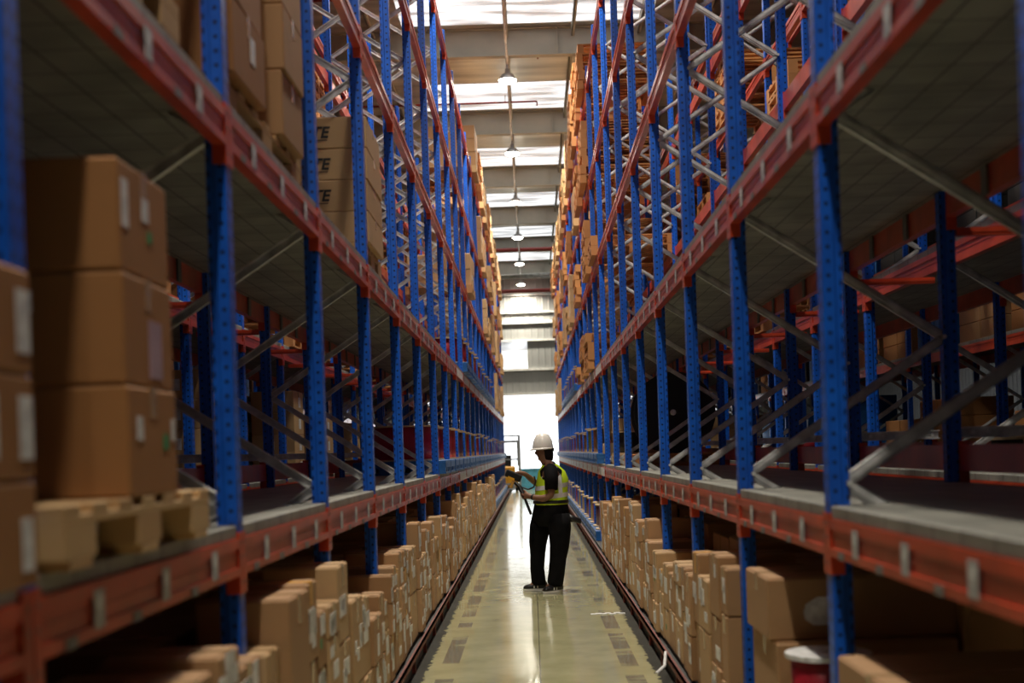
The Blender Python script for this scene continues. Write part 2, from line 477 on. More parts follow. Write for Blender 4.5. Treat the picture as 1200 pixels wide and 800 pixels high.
def rack(name, label, s, off, front_detail, nb0=NB0, nb1=NB1, levels=LV, spacer=False, tagside=True, braces=100, cat='racking'):
    """s = side sign, off = lateral shift of the whole rack away from the aisle"""
    root = thing(name, label, cat, (s*(1.6+off), PY(0), 0))
    O = Matrix.Translation(root.location).inverted()
    def put(nm, me, lat, y, z, rz=0, par=root):
        o = link(nm, me, par, (s*lat - root.location.x, y-root.location.y, z), rz); return o
    rf = 0 if s > 0 else PI            # orientation with -x pointing to the aisle
    for i in range(nb0, nb1+1):
        put('post', POSTM, FRL+off, PY(i), 0, rf); put('post', POSTM, RRL+off, PY(i), 0, PI-rf)
    fm = MB()
    for i in range(nb0, nb1+1):
        for L in (FRL, RRL):
            M = O @ Matrix.Translation((s*(L+off), PY(i), 0)) @ Matrix.Rotation(rf if L == FRL else PI-rf, 4, 'Z')
            merge_into(fm, FOOTM, M)
    for i in range(nb0, nb1+1): pass
    fm.build('foot_plates', root)
    # braces: zigzag, meeting the front post at 1.45, 2.75, ...
    cand = []
    for i in range(nb0, nb1+1):
        for k in range(11):
            z0 = .15 + RISE*k
            up = 1 if k % 2 == 0 else -1       # even: front low -> rear high
            cand.append((i, k, z0+RISE/2, up))
    # front z at 1.45 is the start of an upward-to-rear member
    vis = [c for c in cand if c[0] >= -1]
    vis.sort(key=lambda c: (c[0] + (2 if c[1] < 2 else 0) + (c[1] > 6)*3))
    solo = set(vis[:braces]); bm_ = MB()
    for c in cand:
        i, k, z, up = c
        lat = (FRL+RRL)/2+off
        up2 = up if s > 0 else up          # rotation by pi about z flips x but keeps z
        if c in solo: put('diagonal_brace', BRM[up2 * 1], lat, PY(i), z, rf)
        else:
            merge_into(bm_, BRM[up2], O @ Matrix.Translation((s*lat, PY(i), z)) @ Matrix.Rotation(rf, 4, 'Z'))
    # note: meshes rotated by pi present their bolt side away, which is fine
    if bm_.v: holder(bm_, 'diagonal_braces', root)
    # beams
    nb = 0; nd = 0; bs = MB(); ds = MB()
    for i in range(nb0, nb1):
        yc = (PY(i)+PY(i+1))/2; ys_ = YS(i)
        for li, D in enumerate(levels):
            zc = D-(.11 if li < 2 else .066)
            near = front_detail and li < 2 and i < 7
            if near:
                b = put('load_beam', BEAM_PLAIN, 1.05+off, yc, zc, rf); b.scale.y = FAC(i)
                for e in (-1,1): link('beam_connector', cm[e], b)
                for t in (-.56, 0, .56): link('paper_tag', TAGM, b, (0, t, 0))
                for t in (-.3, .27, .75): link('deck_clip', CLIPM, b, (0, t, 0))
            elif nb < 92 and i >= -1: put('load_beam', (BEAM_WHITE if i > 5 else BEAM_TAGS) if (li < 2 and tagside) else BEAM_BARE, 1.05+off, yc, zc, rf).scale.y = FAC(i)
            else: merge_into(bs, (BEAM_WHITE if i > 5 else BEAM_TAGS) if (li < 2 and tagside) else BEAM_BARE, O @ Matrix.Translation((s*(1.05+off), yc, zc)) @ Matrix.Rotation(rf, 4, 'Z') @ ys_)
            nb += 1
            merge_into(bs, BEAM_TAGS if li == 1 else BEAM_BARE, O @ Matrix.Translation((s*(2.125+off), yc, zc)) @ Matrix.Rotation(PI-rf, 4, 'Z') @ ys_)
            if li == 0: merge_into(bs, BEAM_BARE, O @ Matrix.Translation((s*(2.15+off), yc, D+.12)) @ Matrix.Rotation(PI-rf, 4, 'Z') @ ys_)
            if li == 1 and off == 0 and i < 10:
                for t in (-.35, .35): bs.box(s*2.088-root.location.x, s*2.10-root.location.x, yc+t-.035-root.location.y, yc+t+.035-root.location.y, D-.18, D-.045, CLIP)
            if li >= 2: continue
            if nd < 98 and i >= -1: put('shelf_deck', DECKM, 1.5875+off, yc, D).scale.y = FAC(i); nd += 1
            else: merge_into(ds, DECKM, O @ Matrix.Translation((s*(1.5875+off), yc, D)) @ ys_)
    holder(bs, 'load_beams', root)
    if ds.v: holder(ds, 'shelf_decks', root)
    # base shelf, low guide rail
    if off == 0:
        L0 = nb1-nb0
        g = MB(); y0, y1 = PY(nb0), PY(nb1); rx = root.location.x; ry = root.location.y
        g.box(s*.895-rx, s*.915-rx, y0-ry, y1-ry, .13, .155, RAILP); g.box(s*.895-rx, s*.901-rx, y0-ry, y1-ry, .10, .155, RAILP)
        i = y0
        while i < y1:
            g.box(s*.90-rx, s*.93-rx, i-ry, i+.05-ry, 0, .13, RAILP); i += BAY/2
        g.build('guide_rail', root)
        g = MB().box(s*.955-rx, s*2.2-rx, y0-ry, y1-ry, .13, .16, DARKV); g.box(s*.925-rx, s*.95-rx, y0-ry, y1-ry, 0, .13, DARKV); g.build('base_shelf', root)
    if spacer:
        for i in range(-1, 10):
            a = MB().box(0, s*.50, -.02, .02, -.02, .02, RED).box(0, s*.50, -.026, -.02, -.006, .006, RED)
            put('row_spacer', a.mesh('row_spacer'), 2.15, PY(i)-.03, 2.62)
            a = MB().box(0, s*.50, -.02, .02, -.028, -.022, GALV).box(0, s*.50, -.02, .02, .022, .028, GALV).box(0, s*.50, .014, .02, -.028, .028, GALV)
            for q in range(6): a.tube((s*(.06+.08*q), .005, 0), (s*(.06+.08*q), .014, 0), .012, LABEL, 8)
            put('row_spacer', a.mesh('row_spacer'), 2.15, PY(i)-.03, 1.62)
    return root
RK = {}
RK['L'] = rack('pallet_rack', 'tall blue and orange-red pallet racking lining the left of the aisle', -1, 0, True, spacer=True)
RK['R'] = rack('pallet_rack', 'tall blue and orange-red pallet racking lining the right of the aisle', 1, 0, True, spacer=True)
def mrack(label, s, off, nb0, nb1, levels):
    return rack('pallet_rack', label, s, off, False, nb0, nb1, levels, False, False, 60)
mrack('shaded pallet racking standing back to back behind the left-hand rack', -1, 1.68, 0, 23, LV)
mrack('shaded pallet racking standing back to back behind the right-hand rack', 1, 1.68, 0, 23, LV)
mrack('dim racking across the next aisle, far left through the shelves', -1, 4.85, 2, 23, LV[:4])
mrack('dim racking across the next aisle, far right through the shelves', 1, 4.85, 2, 23, LV[:4])

# ------------------------------------------------------------------ goods
FARC = MB()
def carton(x, y, z, w, d, h, label, group, mat=CARD, rz=0, labels=(), tape=TAPE, open_=0, text=None, name='carton', parts=True):
    if y > YFAR:
        FARC.box(-w/2, w/2, -d/2, d/2, 0, h, mat, Matrix.Translation((x, y, z)) @ Matrix.Rotation(rz, 4, 'Z'), c=.006)
        for (face, u, v, uw, vh, mt) in labels:
            if face in ('-x', '+x'):
                sx = -1 if face == '-x' else 1
                FARC.box(sx*w/2, sx*(w/2+.0018), d*u-uw/2, d*u+uw/2, h*v-vh/2, h*v+vh/2, mt, Matrix.Translation((x, y, z)))
        return None
    """centre x,y ; bottom z ; w = size in x, d = size in y"""
    m = MB(); m.box(-w/2, w/2, -d/2, d/2, 0, h, mat, c=.006)
    # flap seam raised edges on top
    m.box(-w/2+.008, w/2-.008, -d/2+.008, -.003, h, h+.003, mat); m.box(-w/2+.008, w/2-.008, .003, d/2-.008, h, h+.003, mat)
    o = m.build(name, None, (x, y, z), rz)
    tag(o, label, 'box', group)
    if parts:
        t = MB(); t.box(-w/2, w/2, -.025, .025, h+.003, h+.0045, tape)
        t.box(-w/2-.0012, -w/2, -.025, .025, h*.72, h+.0045, tape); t.box(w/2, w/2+.0012, -.025, .025, h*.72, h+.0045, tape)
        t.build('packing_tape', o)
    for (face, u, v, uw, vh, mt) in labels:     # face: 'a' = -x or +x aisle side given by sign, 'c' = camera side
        q = MB()
        if face in ('-x', '+x'):
            sx = -1 if face == '-x' else 1
            q.box(sx*w/2, sx*(w/2+.0018), d*u-uw/2, d*u+uw/2, h*v-vh/2, h*v+vh/2, mt)
        else:
            q.box(w*u-uw/2, w*u+uw/2, -d/2-.0018, -d/2, h*v-vh/2, h*v+vh/2, mt)
        q.build('paper_label' if mt is not GREEN else 'sticker', o)
    return o
def text_mesh(s, size, mat, shear=0.25):
    cu = bpy.data.curves.new('lettering', 'FONT'); cu.body = s; cu.size = size; cu.extrude = .0008; cu.shear = shear; cu.offset = .003
    o = bpy.data.objects.new('tmp', cu); COL.objects.link(o)
    dg = bpy.context.evaluated_depsgraph_get(); me = bpy.data.meshes.new_from_object(o.evaluated_get(dg))
    bpy.data.objects.remove(o); me.materials.clear(); me.materials.append(mat)
    return me

def pallet_mb(w=1.0, d=1.2, mat=WOOD):
    m = MB()
    for k in range(7):
        y = -d/2+.05+k*(d-.1)/6; m.box(-w/2, w/2, y-.05, y+.05, .118, .14, mat)
    for x in (-w/2+.05, 0, w/2-.05): m.box(x-.05, x+.05, -d/2, d/2, .098, .118, mat)
    for x in (-w/2+.05, 0, w/2-.05):
        for y in (-d/2+.07, 0, d/2-.07): m.box(x-.05, x+.05, y-.07, y+.07, .022, .098, mat)
        m.box(x-.05, x+.05, -d/2, d/2, 0, .022, mat)
    return m
def pallet_parts(label, x, y, z, w=1.0, d=1.2, mat=WOOD):
    t = thing('wooden_pallet', label, 'pallet', (x, y, z), 0, 'wooden pallets under near carton stacks')
    for k in range(7):
        yy = -d/2+.05+k*(d-.1)/6; MB().box(-w/2, w/2, yy-.05, yy+.05, .118, .14, mat, c=.002).build('deck_board', t)
    for xx in (-w/2+.05, 0, w/2-.05):
        MB().box(xx-.05, xx+.05, -d/2, d/2, .098, .118, mat, c=.002).build('stringer_board', t)
        for yy in (-d/2+.10, 0, d/2-.10): MB().box(xx-.05, xx+.05, yy-.10, yy+.10, .022, .098, mat, c=.003).build('block', t)
    for yy in (-d/2+.10, 0, d/2-.10): MB().box(-w/2, w/2, yy-.07, yy+.07, 0, .022, mat, c=.002).build('bottom_board', t)
    return t
PALM = {WOOD: pallet_mb(1.2, 1.15, WOOD).mesh('wooden_pallet'), WOOD2: pallet_mb(1.2, 1.15, WOOD2).mesh('wooden_pallet')}

# --- the near left shelf load
G1 = 'cartons stacked on the near left pallet'
lp = pallet_parts('pale wooden pallet under three big cartons on the near left shelf', -1.48, 3.27, LV[0]+.002)
zz = LV[0]+.144
nm = ['bottom', 'middle', 'top']
lbs = [[('+x', -.28, .62, .045, .06, LABEL), ('+x', .25, .5, .04, .04, GREEN), ('+x', .42, .62, .03, .06, LABEL)],
       [('-y', -.02, .75, .15, .055, LABEL), ('+x', .12, .36, .11, .15, LILAC)],
       [('+x', -.38, .62, .05, .12, LABEL), ('+x', .02, .66, .055, .06, LABEL), ('+x', .1, .42, .03, .03, GREEN)]]
desc = ['bottom brown carton of three on the near left pallet, with a green sticker',
        'middle brown carton of three on the near left pallet, white label askew',
        'top brown carton of the three on the near left pallet']
for k in range(3):
    carton(-1.265-.004*k, 3.33, zz+.279*k, .57, .42, .274, desc[k], G1, CARD3, 0, lbs[k])
for k in range(3):
    carton(-1.24, 2.20, LV[0]+.002+.2*k, .58, .5, .196, ['carton at the left edge of the photo, bottom of the nearest stack',
        'carton at the left edge of the photo, middle of the nearest stack',
        'carton at the left edge of the photo, top of the nearest stack, white label'][k], 'cartons at the left edge', CARD3, 0,
        [('+x', .42, .5, .06, .12, LABEL), ('+x', .1, .5, .06, .12, LABEL)] if k else [('+x', .4, .4, .05, .1, LABEL)])
# --- second shelf left: pallets of cartons
D2 = LV[1]
def stack(x, y, z, w, d, h, n, labelf, group, mat, lab=(), **kw):
    out = []
    for k in range(n):
        out.append(carton(x+random.uniform(-.008,.008), y+random.uniform(-.008,.008), z+k*(h+.0045), w, d, h, labelf(k, n), group, mat, random.uniform(-.012,.012), lab, **kw))
    return out
pallet_parts('wooden pallet at the top left on the upper shelf before the nearest tall blue post', -1.55, 3.5, D2+.002, 1.0, .95, WOOD)
stack(-1.3, 3.65, D2+.146, .5, .5, .28, 4, lambda k, n: 'brown carton, %s, upper left pallet before the nearest tall blue post' % UP[k], 'cartons high on the left, first pallet', CARD3)
pallet_parts('wooden pallet on the upper left shelf just past the nearest tall blue post', -1.57, 5.40, D2+.002, 1.0, 1.5, WOOD)
stack(-1.31, 4.93, D2+.146, .55, .55, .285, 4, lambda k, n: 'brown carton, %s, nearer stack past the nearest blue post, upper left' % UP[k], 'cartons high on the left, second pallet', CARD3, [('+x',.1,.6,.08,.1,LABEL)])
stack(-1.33, 5.84, D2+.146, .6, .48, .285, 4, lambda k, n: 'tan carton, %s, farther stack past the nearest tall blue post, upper left' % UP[k], 'cartons high on the left, second pallet', CARD, [('-y',-.15,.6,.03,.06,GREEN)])
pallet_parts('wooden pallet under the cartons lettered TE on the upper left shelf', -1.56, 8.92, D2+.002, 1.0, .95, WOOD)
te = text_mesh('TE', .105, INK)
for k, o in enumerate(stack(-1.35, 8.87, D2+.146, .64, .8, .205, 4, lambda k, n: 'tan carton lettered TE, %s of its stack on the upper left shelf' % UP[k], 'cartons lettered TE', CARD2)):
    a = link('lettering', te, o, (-.05, -.4025, .07)); a.rotation_euler = (PI/2, 0, 0)
    MB().box(-.05, .06, -.402, -.4, .052, .057, INK).build('printed_rule', o)
stack(-1.86, 8.87, D2+.146, .32, .8, .205, 4, lambda k, n: 'tan carton, %s, behind the cartons lettered TE' % UP[k], 'cartons beside the TE cartons', CARD2)

# --- bottom shelf cartons
def label_set(s, d, h):
    f = '+x' if s < 0 else '-x'; out = []
    for q in range(random.choice((0,1,2,2,3,4))):
        out.append((f, random.uniform(-.3,.3), random.uniform(.25,.8), min(d*.6, random.uniform(.05,.20)), min(h*.45, random.uniform(.05,.13)), LABEL))
    if random.random() < .06: out.append((f, random.uniform(-.2,.2), .45, .04, .04, GREEN))
    return out
def bottom_bay(s, i, col0):
    y = PY(i)+.06; yend = PY(i+1)-.06
    c = col0
    while yend - y > .16:
        d = min(random.uniform(.2,.44), yend-y)
        if yend-y-d < .16: d = yend-y
        d -= .012
        if s < 0: top = {-2:.95,-1:.98,0:1.02,1:.80,2:.85}.get(i, random.uniform(.82,1.06))
        else: top = {-2:.7,-1:.80,0:.86,1:.95,2:.78,3:.95,4:1.0,5:.95,6:.85}.get(i, .9)
        top += random.uniform(-.14,.08)
        z = .162; k = 0; w = random.uniform(.36,.44); lat0 = .908+random.uniform(0,.04)
        mat = random.choice((CARD, CARD, CARD2)) if i > -1 else CARD
        while top - z > .12 and k < 5:
            h = random.uniform(.2,.4); h = min(h, top-z)
            if top-z-h < .12: h = top-z
            lat = lat0 + w/2 + random.uniform(0,.018)
            tp = YTAPE if random.random() < .1 else TAPE
            carton(s*lat, y+d/2+.006, z, w-.01, d-random.uniform(0,.02), h-.005, 
                   'brown carton, %s, %s stack along the front of the %s bottom shelf' % (UP[k], ORD[c] if c < len(ORD) else 'count', SIDE[s]),
                   'cartons along the %s bottom shelf' % SIDE[s], mat, random.uniform(-.01,.01), label_set(s, d, h), tp)
            z += h; k += 1
        y += d+.012; c += 1
    return c
ORDS = ['first','second','third','fourth','fifth','sixth','seventh','eighth','ninth']
TENS = {20:'twenty',30:'thirty',40:'forty',50:'fifty',60:'sixty',70:'seventy',80:'eighty'}
while len(ORD) < 89:
    n_ = len(ORD)+1; t = (n_//10)*10; r = n_ % 10
    ORD.append((TENS[t][:-1]+'ieth') if r == 0 else TENS[t]+'-'+ORDS[r-1])
c = 0
for i in range(-1, 14): c = bottom_bay(-1, i, c)
c = 0
for i in range(1, 7): c = bottom_bay(1, i, c)
# second row behind
for s in (-1, 1):
    q = 0
    for i in range(-1, 11 if s < 0 else 7):
        if s > 0 and i < 1: continue
        for h2 in range(2):
            yy = PY(i)+.07+ .82*h2
            hh = random.uniform(.34,.45)
            for k in range(2):
                hk = hh if k == 0 else random.uniform(.3,.42)
                carton(s*1.74, yy+.41, .162+(hh if k else 0)+.004*k, .68, .78, hk-.006, 'large brown carton, %s, %s pile in the back row of the %s bottom shelf' % (['lower','upper'][k], ORD[q], SIDE[s]),
                       'large cartons at the back of the %s bottom shelf' % SIDE[s], CARD, random.uniform(-.01,.01))
            q += 1
# near right, placed by eye
GR = 'big cartons at the near right on the bottom shelf'
carton(1.40, 3.85, .162, .82, .78, .36, 'lower big carton at the bottom right corner, mostly out of the photo', GR, CARD)
carton(1.40, 3.85, .527, .82, .78, .36, 'upper big carton at the bottom right corner with a white sticker on top', GR, CARD, 0, [('-x', .1,.5,.16,.2,LABEL)])
carton(1.33, 3.0, .162, .66, .7, .34, 'carton on the near right bottom shelf beside the corner carton', GR, CARD)
carton(1.38, 5.65, .162, .76, .6, .29, 'lowest carton in the pile carrying the wide creased carton, right bottom shelf', GR, CARD)
carton(1.38, 5.65, .457, .76, .6, .30, 'middle carton in the pile carrying the wide creased carton, right bottom shelf', GR, CARD)
o = carton(1.38, 5.70, .762, .80, .55, .26, 'wide creased carton with an octagonal white label, behind the nearest right post', GR, CARD)
q = MB(); pts = [(-.02,-.06),(.11,-.06),(.11,.06),(.0,.06),(-.05,.03),(-.06,0),(-.055,-.035)]
vs = [(x-.19, -.277, z+.12) for x, z in pts] + [(x-.19, -.2752, z+.12) for x, z in pts]; nn = len(pts)
q.add(vs, [tuple(range(nn)), tuple(range(nn,2*nn))[::-1]] + [(a, (a+1)%nn, nn+(a+1)%nn, nn+a) for a in range(nn)], LABEL); q.build('octagonal_label', o)
carton(1.95, 5.3, .162, .34, 1.2, .75, 'tall dark carton standing behind the wide creased carton', GR, CARD)
carton(1.99, 3.4, .162, .34, 1.2, .6, 'dark carton at the back of the near right bottom shelf', GR, CARD)

# --- cable reels
def winding_mat(nm, c): return mat_winding('winding_'+nm, c)
RC = {'red': (.42,.012,.03), 'crimson': (.5,.01,.06), 'purple': (.10,.03,.09), 'olive green': (.12,.16,.02), 'brown': (.26,.09,.03), 'tan': (.45,.32,.15), 'black': (.012,.012,.013), 'dark grey': (.06,.06,.065)}
RMAT = {k: winding_mat(k.replace(' ','_'), v) for k, v in RC.items()}
protos = {}
def reel(color, r, h, x, y, z, label, group, axis='z', flange=None, core=.86):
    key = (color, round(r,3), round(h,3), axis, flange.name if flange else '')
    if key not in protos:
        fl = flange or FLANGE
        t = thing('cable_reel', label, 'cable reel')
        R = Matrix.Identity(4)
        if axis == 'y': R = Matrix.Translation((0, h/2, r)) @ Matrix.Rotation(PI/2, 4, 'X')
        if axis == 'x': R = Matrix.Translation((-h/2, 0, r)) @ Matrix.Rotation(PI/2, 4, 'Y')
        f1 = [(.03,0),(r,0),(r,.018),(.03,.018),(.03,0)]
        MB().lathe(f1, fl, 28, R, False).build('flange', t)
        MB().lathe([(a, b+h-.018) for a, b in f1], fl, 28, R, False).build('flange', t)
        w = MB().lathe([(.02,.018),(r*core,.018),(r*core,h-.018),(.02,h-.018)], RMAT[color], 28, R, True).build('winding', t)
        protos[key] = t; o = t
    else: o = copy_tree(protos[key])
    o.location = (x, y, z); tag(o, label, 'cable reel', group)
    return o
def plastic_pallet_mesh(w=1.04, d=.82):
    m = MB(); m.box(-w/2, w/2, -d/2, d/2, .115, .15, PLASTIC, c=.004); m.box(-w/2, w/2, -d/2, d/2, 0, .02, PLASTIC)
    for x in (-w/2+.06, -w/6, w/6, w/2-.06):
        for y in (-d/2+.06, -d/6, d/6, d/2-.06): m.box(x-.055, x+.055, y-.055, y+.055, .02, .115, PLASTIC)
    for y in (-d/2, d/2-.012):
        m.box(-w/2, w/2, y, y+.012, .07, .115, PLASTIC)
    for x in (-w/2, w/2-.012): m.box(x, x+.012, -d/2, d/2, .07, .115, PLASTIC)
    return m.mesh('plastic_pallet')
PPM = plastic_pallet_mesh()
HN = {0:'waist-high shelf', 1:'second shelf', -1:'bottom shelf', 2:'third shelf', 3:'fourth shelf', 4:'top shelf'}
def ppallet(s, y, z, shelf, idx):
    o = link('plastic_pallet', PPM, None, (s*1.48, y, z))
    tag(o, 'blue plastic pallet under reels, %s along the %s %s' % (ORD[idx], SIDE[s], HN[shelf]), 'pallet', 'blue plastic pallets'); return o
def reel_run(s, lv, b0, b1, first=()):
    z = (LV[lv] if lv >= 0 else .16)+.002; idx = 0; rn = 0
    cols = ['red','purple','olive green','red','brown','tan','brown','tan','purple','tan','red','tan','brown','dark grey']
    for i in range(b0, b1):
        for h2 in range(2):
            y = PY(i)+.50+.90*h2
            ppallet(s, y, z, lv, idx)
            color = first[idx] if idx < len(first) else cols[(idx*5+abs(lv)*3+(s>0)) % len(cols)]
            hh = random.choice((.36,.40,.44)) if not idx < len(first) else .40
            r = .40
            reel(color, r, hh, s*(.98+r), y, z+.152, '%s cable reel on a blue pallet, %s along the %s %s' % (color, ORD[rn], SIDE[s], HN[lv]),
                 'cable reels on the %s %s' % (SIDE[s], HN[lv])); rn += 1
            if h2 == 0 and lv < 1:
                reel(['tan','brown','red','dark grey'][idx % 4], .1, .2, s*1.95, y+.3, z+.152, 'small reel behind the larger ones on the %s %s' % (SIDE[s], HN[lv]), 'small reels at the back of the %s %s' % (SIDE[s], HN[lv]))
            idx += 1
reel_run(-1, 0, 6, 23, ('crimson','red','purple','purple','olive green','red','olive green','brown'))
reel_run(-1, 1, 8, 16, ('red','red','olive green'))
reel_run(-1, -1, 14, 23)
reel_run(1, -1, 8, 23, ('brown','purple'))
reel_run(1, 0, 8, 23, ('dark grey','brown','tan'))
reel_run(1, 1, 12, 18, ('purple','red','red'))
# large first load on the left
ppallet(-1, 14.70, LV[0]+.002, 0, 40)['label'] = 'nearest blue plastic pallet on the left waist-high shelf, under a big crimson reel'
ppallet(-1, 15.58, LV[0]+.002, 0, 40)['label'] = 'second blue plastic pallet on the left waist-high shelf, under a dark red reel'
reel('red', .41, .40, -1.47, 15.58, LV[0]+.154, 'dark red cable reel just past the big crimson one, left waist-high shelf', 'cable reels on the left waist-high shelf')
reel('crimson', .41, .40, -1.46, 14.70, LV[0]+.154, 'big crimson cable reel lying on the nearest blue pallet, left waist-high shelf', 'cable reels on the left waist-high shelf')
# right: standing black reel on pallet, spools
pl = pallet_parts('wooden pallet under the huge black cable reel on the right shelf', 1.62, 14.98, LV[0]+.002, 1.0, 1.1, WOOD2)
reel('black', .47, .55, 1.66, 14.98, LV[0]+.142, 'huge black cable reel standing on edge on the right shelf', 'odd reels on the right waist-high shelf', 'y', RMAT['black'])
MB().lathe([(0,-.004),(.035,-.004),(.035,.0),(0,0)], LABEL, 12, Matrix.Translation((1.66-.02, 14.98-.277, LV[0]+.142+.47)) @ Matrix.Rotation(PI/2,4,'X')).build('hub_sticker').name = 'hub_sticker'
hs = [o for o in COL.objects if o.name.startswith('hub_sticker')][0]
hr = [o for o in COL.objects if o.get('label','').startswith('huge black')][0]
hs.parent = hr; hs.matrix_parent_inverse = Matrix.Translation(-Vector((1.66, 14.98, LV[0]+.142)))
pallet_parts('wooden pallet under a black spool next past the huge black reel', 1.60, 17.0, LV[0]+.002, 1.0, 1.1, WOOD)
reel('black', .26, .30, 1.32, 16.9, LV[0]+.142, 'black spool between pale flanges past the huge black reel on the right shelf', 'odd reels on the right waist-high shelf', 'z')
carton(1.45, 17.0, LV[0]+.446, .7, .6, .16, 'flat carton laid over the black spool on the right shelf', 'odd cartons right shelf', CARD2)
reel('tan', .34, .10, 1.12, 18.5, LV[0]+.30, 'tan cardboard reel disc standing on edge facing the aisle, right shelf', 'odd reels on the right waist-high shelf', 'x', CARD2)
pallet_parts('wooden pallet under the tan reel disc on the right shelf', 1.58, 18.5, LV[0]+.002, 1.0, .82, WOOD)
carton(1.5, 18.5, LV[0]+.144, .9, .8, .15, 'low carton under the tan reel disc on the right shelf', 'odd cartons right shelf', CARD2)
reel('red', .17, .40, 1.28, 19.35, LV[0]+.155, 'bright red upright drum beyond the tan reel disc on the right shelf', 'odd reels on the right waist-high shelf', 'z')
ppallet(1, 19.42, LV[0]+.002, 0, 41); [o for o in COL.objects if o.name.startswith('plastic_pallet')][-1]['label'] = 'blue plastic pallet under the bright red upright drum, right shelf'
reel('red', .17, .30, 1.15, 5.08, .162, 'lower small cable reel at the near right bottom shelf, mostly hidden', 'near right small reels', 'z', LABEL)
reel('red', .17, .30, 1.15, 5.08, .464, 'small red cable reel with white flange beside the nearest right post', 'near right small reels', 'z', LABEL)
reel('black', .12, .2, 2.95+.3, 8.75, LV[0]+.012, 'small black cable reel at the right edge on the rear rack shelf', 'rear rack reels', 'z')
reel('dark grey', .2, .3, 3.2, 12.65, LV[0]+.012, 'dark cable reel on the rear right rack beside the red one', 'rear rack reels', 'z')
reel('red', .2, .3, 3.1, 14.4, LV[0]+.012, 'red cable reel on the rear right rack shelf', 'rear rack reels', 'z')
carton(1.3, 18.6, .162, .4, .35, .18, 'lone low carton on the right bottom shelf before the blue pallets', 'lone carton', CARD2)

# --- pallet stacks and cartons on the high shelves
def pstack(s, i, lv, n, idx, mat=WOOD2, dx=0, half=0):
    z = LV[lv]+.002
    for k in range(n):
        o = link('wooden_pallet', PALM[mat], None, (s*(1.535+dx)+random.uniform(-.025,.025), PY(i)+BAY/2+random.uniform(-.02,.02), z+k*.1415), random.uniform(-.012,.012))
        tag(o, 'bare wooden pallet, %s, %s stack along the %s %s' % (UP[k], ORD[idx], SIDE[s], HN[lv]), 'pallet', 'empty pallets stacked on the %s %s' % (SIDE[s], HN[lv]))
def cstack(s, i, lv, idx, n, h, mat=CARD2, y=None, d=.7):
    z = LV[lv]+.002
    p = link('wooden_pallet', PALM[WOOD], None, (s*1.535, PY(i)+BAY/2, z)); tag(p, 'wooden pallet under the %s carton load on the %s %s' % (ORD[idx], SIDE[s], HN[lv]), 'pallet', 'loaded pallets on the high shelves')
    for k in range(n):
        carton(s*1.50, PY(i)+BAY/2, z+.142+k*(h+.004), 1.1, 1.1, h, 'carton, %s of the %s pallet load on the %s %s' % (UP[k], ORD[idx], SIDE[s], HN[lv]),
               'cartons on the %s %s' % (SIDE[s], HN[lv]), mat, random.uniform(-.02,.02), label_set(s, 1.0, h), parts=False)
def high(s, lv, plan):
    for idx, (i, kind, n) in enumerate(plan):
        if kind == 'p': pstack(s, i, lv, n, idx, random.choice((WOOD2, WOOD)) if i > 11 else WOOD2)
        else: cstack(s, i, lv, idx, n, random.choice((.22,.27,.3)), random.choice((CARD2, CARD, WOOD2 and CARD2)))
R_ = random.Random(3)
high(1, 4, [(i, 'p' if (i < 12 or i % 3) else 'c', R_.choice((5,6,7)) if (i < 12 or i % 3) else 3) for i in range(8, 23)])
high(1, 3, [(8,'p',7),(9,'p',5),(10,'c',2),(12,'p',4),(14,'p',5),(16,'c',3),(18,'p',5),(20,'c',3),(22,'p',5)])
high(1, 2, [(7,'p',2),(8,'p',6),(10,'p',5),(12,'c',3),(13,'p',4),(15,'c',3),(17,'p',5),(19,'c',3),(21,'p',5)])
high(1, 1, [(8,'p',4),(9,'p',5),(10,'p',2),(19,'c',3),(20,'c',3),(22,'c',3)])
high(-1, 4, [(i, 'c' if i % 3 else 'p', 3 if i % 3 else 6) for i in range(11, 23)])
high(-1, 3, [(12,'c',3),(13,'c',3),(15,'p',5),(16,'c',3),(18,'c',3),(20,'p',5),(22,'c',3)])
high(-1, 2, [(9,'c',2),(13,'c',3),(14,'p',4),(16,'c',3),(18,'c',3),(19,'c',3),(21,'p',5)])
high(-1, 1, [(17,'c',3),(18,'c',3),(20,'c',3),(21,'c',3)])
# --- goods on the back-to-back racks
def rear_stack(s, lat, y, lv, n, w, d, h, what, mat=CARD2):
    for k in range(n):
        carton(s*lat, y, LV[lv]+.002+k*(h+.004), w, d, h, 'carton, %s, %s' % (UP[k], what), 'cartons on the rear racks', mat, 0,
               [('-y', -.1, .5, .12, .1, LABEL), ('+x' if s < 0 else '-x', .1, .5, .14, .12, LABEL)])
rear_stack(-1, 3.0, 11.25, 0, 4, .5, .6, .25, 'pale stack beside the nearest tall left post, rear rack')
rear_stack(-1, 3.55, 11.25, 0, 3, .5, .6, .25, 'stack deeper on the rear left rack, nearest pale pile', CARD)
rear_stack(-1, 3.0, 15.2, 0, 4, .5, .6, .25, 'labelled stack between the two nearest left posts, rear rack')
rear_stack(-1, 3.55, 15.0, 0, 4, .5, .6, .24, 'darker stack on the rear left rack beside the labelled stack', CARD)
rear_stack(-1, 3.05, 17.0, 0, 3, .7, .9, .25, 'stack on the rear left rack behind the third post')
rear_stack(-1, 3.15, 20.9, 0, 3, .9, 1.2, .25, 'stack on the rear left rack behind the fourth post')
rear_stack(1, 3.15, 20.9, 0, 3, .9, 1.2, .22, 'stack on the rear right rack behind the huge black reel')
rear_stack(1, 3.15, 22.85, 0, 3, .9, 1.2, .22, 'farther stack on the rear right rack behind the reels')
DG = MB(); rq = random.Random(5)
